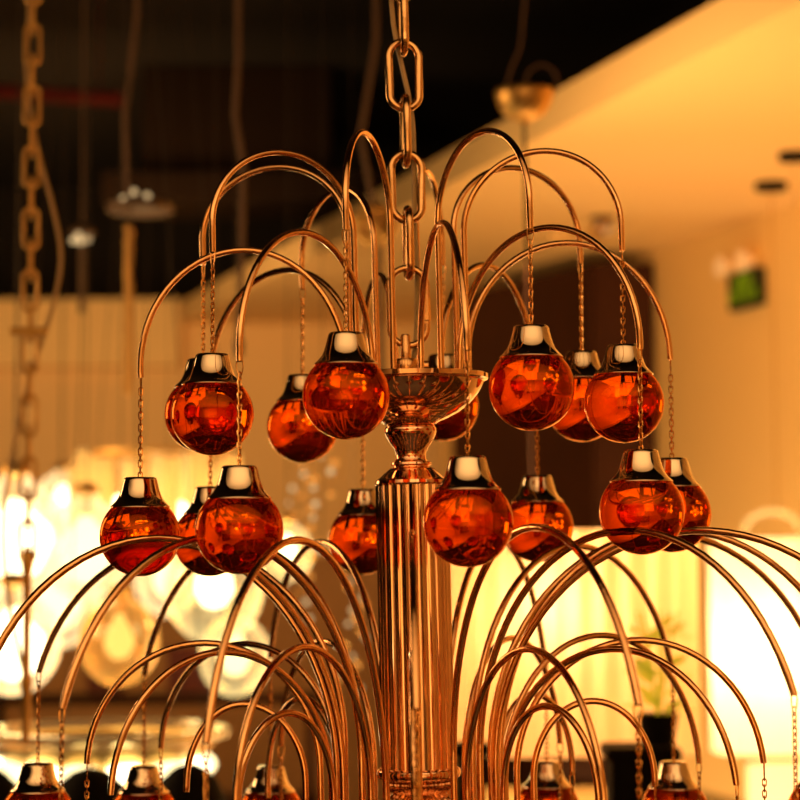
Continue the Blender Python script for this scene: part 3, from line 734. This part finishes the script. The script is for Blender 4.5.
tube_obj('cord', [(0, 0, 12 * qq), (-14 * qq, 0, 90 * qq), (2 * qq, 0, 190 * qq), (2 * qq, 0, 4.2 - c.z)], 3 * qq, M['dimwire'], t, 6)
c = at(240, 150, 5.4); qq = 5.4 / 2000
t = empty('hanging_cable', c, 'single slack cable hanging behind the left arms from the dark ceiling', 'cable')
tube_obj('cable', [(-4 * qq, 0, 4.2 - c.z), (-3 * qq, 0, 100 * qq), (-6 * qq, 0, 40 * qq), (2 * qq, 0, -10 * qq), (1 * qq, 0, -110 * qq), (-2 * qq, 0, -190 * qq)], 3.2 * qq, M['dimwire'], t)
lathe_obj('plug', [(0, -205 * qq), (5 * qq, -205 * qq), (6 * qq, -190 * qq), (0, -186 * qq)], M['grey'], t, (-2 * qq, 0, 0), 16)
bm = bmesh.new(); a, b = at(-300, 62, 9.5), at(118, 93, 9.0)
add_tube(bm, [a, b], .035, 12); 
for s_ in (.25, .7, .95):
    p_ = a.lerp(b, s_); add_tube(bm, [(p_.x, p_.y, 4.2), p_], .003, 6)
o = obj('sprinkler_pipe', bm, M['redpipe']); tag(o, 'dark red sprinkler pipe crossing the black ceiling at the upper left', 'pipe')
bm = bmesh.new()
b0 = at(140, 175, 10.5); add_box(bm, b0.x, b0.x + 1.0, 10.5, 11.5, b0.z - .05, 4.19); add_box(bm, b0.x - .2, b0.x + 1.3, 10.4, 10.5, b0.z - .13, b0.z + .02)
tag(obj('air_duct', bm, principled('duct', (.018, .009, .005), .8, spec=.1), smooth=False), 'dim boxy air duct under the black ceiling behind the left arms', 'air duct')

# ------------------------------------------------------------------ the rest of the shop, behind the photographer (seen in the mirrors)
def table_lamp(x, y, z, s, label):
    t = empty('drum_lamp', (x, y, z), label, 'lamp')
    lathe_obj('lamp_shade', [(.20 * s, -.14 * s), (.22 * s, -.14 * s), (.15 * s, .16 * s), (.13 * s, .16 * s)], M['shade'], t, (0, 0, 0), 32)
    lathe_obj('bulb', [(0, -.07 * s), (.06 * s, -.05 * s), (.07 * s, 0), (.03 * s, .06 * s), (0, .07 * s)], M['hot'], t, (0, 0, 0), 16)
    tube_obj('cord', [(0, 0, .05 * s), (0, 0, 4.2 - z)], .004, M['black'], t, 6)
    point('bulb_light', (x, y, z), 14 * s, .07, (1, .66, .3))
table_lamp(-1.1, -1.9, 2.15, 1.2, 'pendant drum lamp behind the photographer, left of centre')
table_lamp(-.45, -2.6, 2.1, 1.0, 'pendant drum lamp behind the photographer, near centre')
table_lamp(.9, -2.2, 1.95, .9, 'pendant drum lamp behind the photographer, right of centre')
table_lamp(1.9, -1.0, 1.9, .8, 'pendant drum lamp behind the photographer, far right')
table_lamp(-2.6, -.8, 1.8, 1.1, 'pendant drum lamp behind the photographer, far left')
for i, (x, y, z) in enumerate([(-.8, -1.2, 1.35), (-.6, -1.25, 1.3), (.1, -1.5, 1.45), (.35, -1.4, 1.2), (-1.6, -1.3, 1.4), (1.3, -1.5, 1.5), (-.2, -1.3, .9), (.6, -1.2, .85)]):
    t = empty('small_bulb_lamp', (x, y, z), 'tiny bare bulb on a thin cord behind the photographer', 'lamp', 'bare bulbs behind the photographer')
    lathe_obj('bulb', [(0, -.03), (.02, -.025), (.03, 0), (.015, .03), (0, .035)], M['hot'], t, (0, 0, 0), 14)
    tube_obj('cord', [(0, 0, .03), (0, 0, 4.2 - z)], .002, M['black'], t, 5)

bm = bmesh.new(); add_box(bm, -3.6, 3.1, -2.6, 1.7, SOF0, SOF1); structure(obj('reflector_slab', bm, principled('reflector_paint', (.90, .78, .60), .8, var=.02), smooth=False))  # unseen bright slab, added so the metal caps mirror a highlight
def area(name, loc, rot, sx, sy, W, col=(1, .58, .22)):
    l = bpy.data.lights.new(name, 'AREA'); l.shape = 'RECTANGLE'; l.size = sx; l.size_y = sy; l.energy = W; l.color = col
    o = bpy.data.objects.new(name, l); C.objects.link(o); o.location = loc; o.rotation_euler = rot; return o
# unseen fill lights added to brighten the soffit, fascia and walls
area('soffit_light', (1.0, 7.6, .5), (PI, 0, 0), 2.2, 5, 62, (1, .54, .19))
area('wall_light', (.0, 5.5, 2.0), (math.radians(80), 0, -1.1), 1.2, 1.2, 60, (1, .56, .20))
area('fascia_light', (-2.6, 5.0, 2.2), (math.radians(90), 0, math.radians(-70)), 1.5, 1, 32, (1, .56, .22))
area('far_wall_light', (-2.3, 9.6, 2.6), (math.radians(88), 0, 0), 3, 1.0, 48, (1, .54, .19))
area('rear_wall_light', (-.2, -3.2, 1.2), (math.radians(-100), 0, 0), 4, 1.0, 170, (1, .66, .34))

area('reflector_light', (.2, -.4, 2.1), (PI, 0, 0), 5.2, 3.0, 105, (1, .66, .34))  # unseen uplight added to brighten the overhead slab
w = bpy.data.worlds.new('shop_air'); sc.world = w; w.use_nodes = True
bg = w.node_tree.nodes['Background']; bg.inputs[0].default_value = (1, .45, .14, 1); bg.inputs[1].default_value = .02

# ------------------------------------------------------------------ camera
cam = bpy.data.cameras.new('camera'); co = bpy.data.objects.new('camera', cam); C.objects.link(co); sc.camera = co
cp, sp = math.cos(PITCH), math.sin(PITCH); f = Vector((0, cp, sp)); r = Vector((1, 0, 0)); u = Vector((0, -sp, cp))
cr, sr = math.cos(ROLL), math.sin(ROLL); r2 = cr * r + sr * u; u2 = -sr * r + cr * u
m = Matrix((( r2.x, u2.x, -f.x, 0), (r2.y, u2.y, -f.y, 0), (r2.z, u2.z, -f.z, EYE), (0, 0, 0, 1)))
co.matrix_world = m
cam.sensor_width = 36; cam.lens = 90; cam.clip_start = .05; cam.clip_end = 60
cam.dof.use_dof = True; cam.dof.focus_distance = 2.42; cam.dof.aperture_fstop = 3.75; cam.dof.aperture_blades = 0
sc.cycles.max_bounces = 10; sc.cycles.transparent_max_bounces = 16; sc.cycles.caustics_reflective = False; sc.cycles.caustics_refractive = False
sc.cycles.sample_clamp_indirect = 6
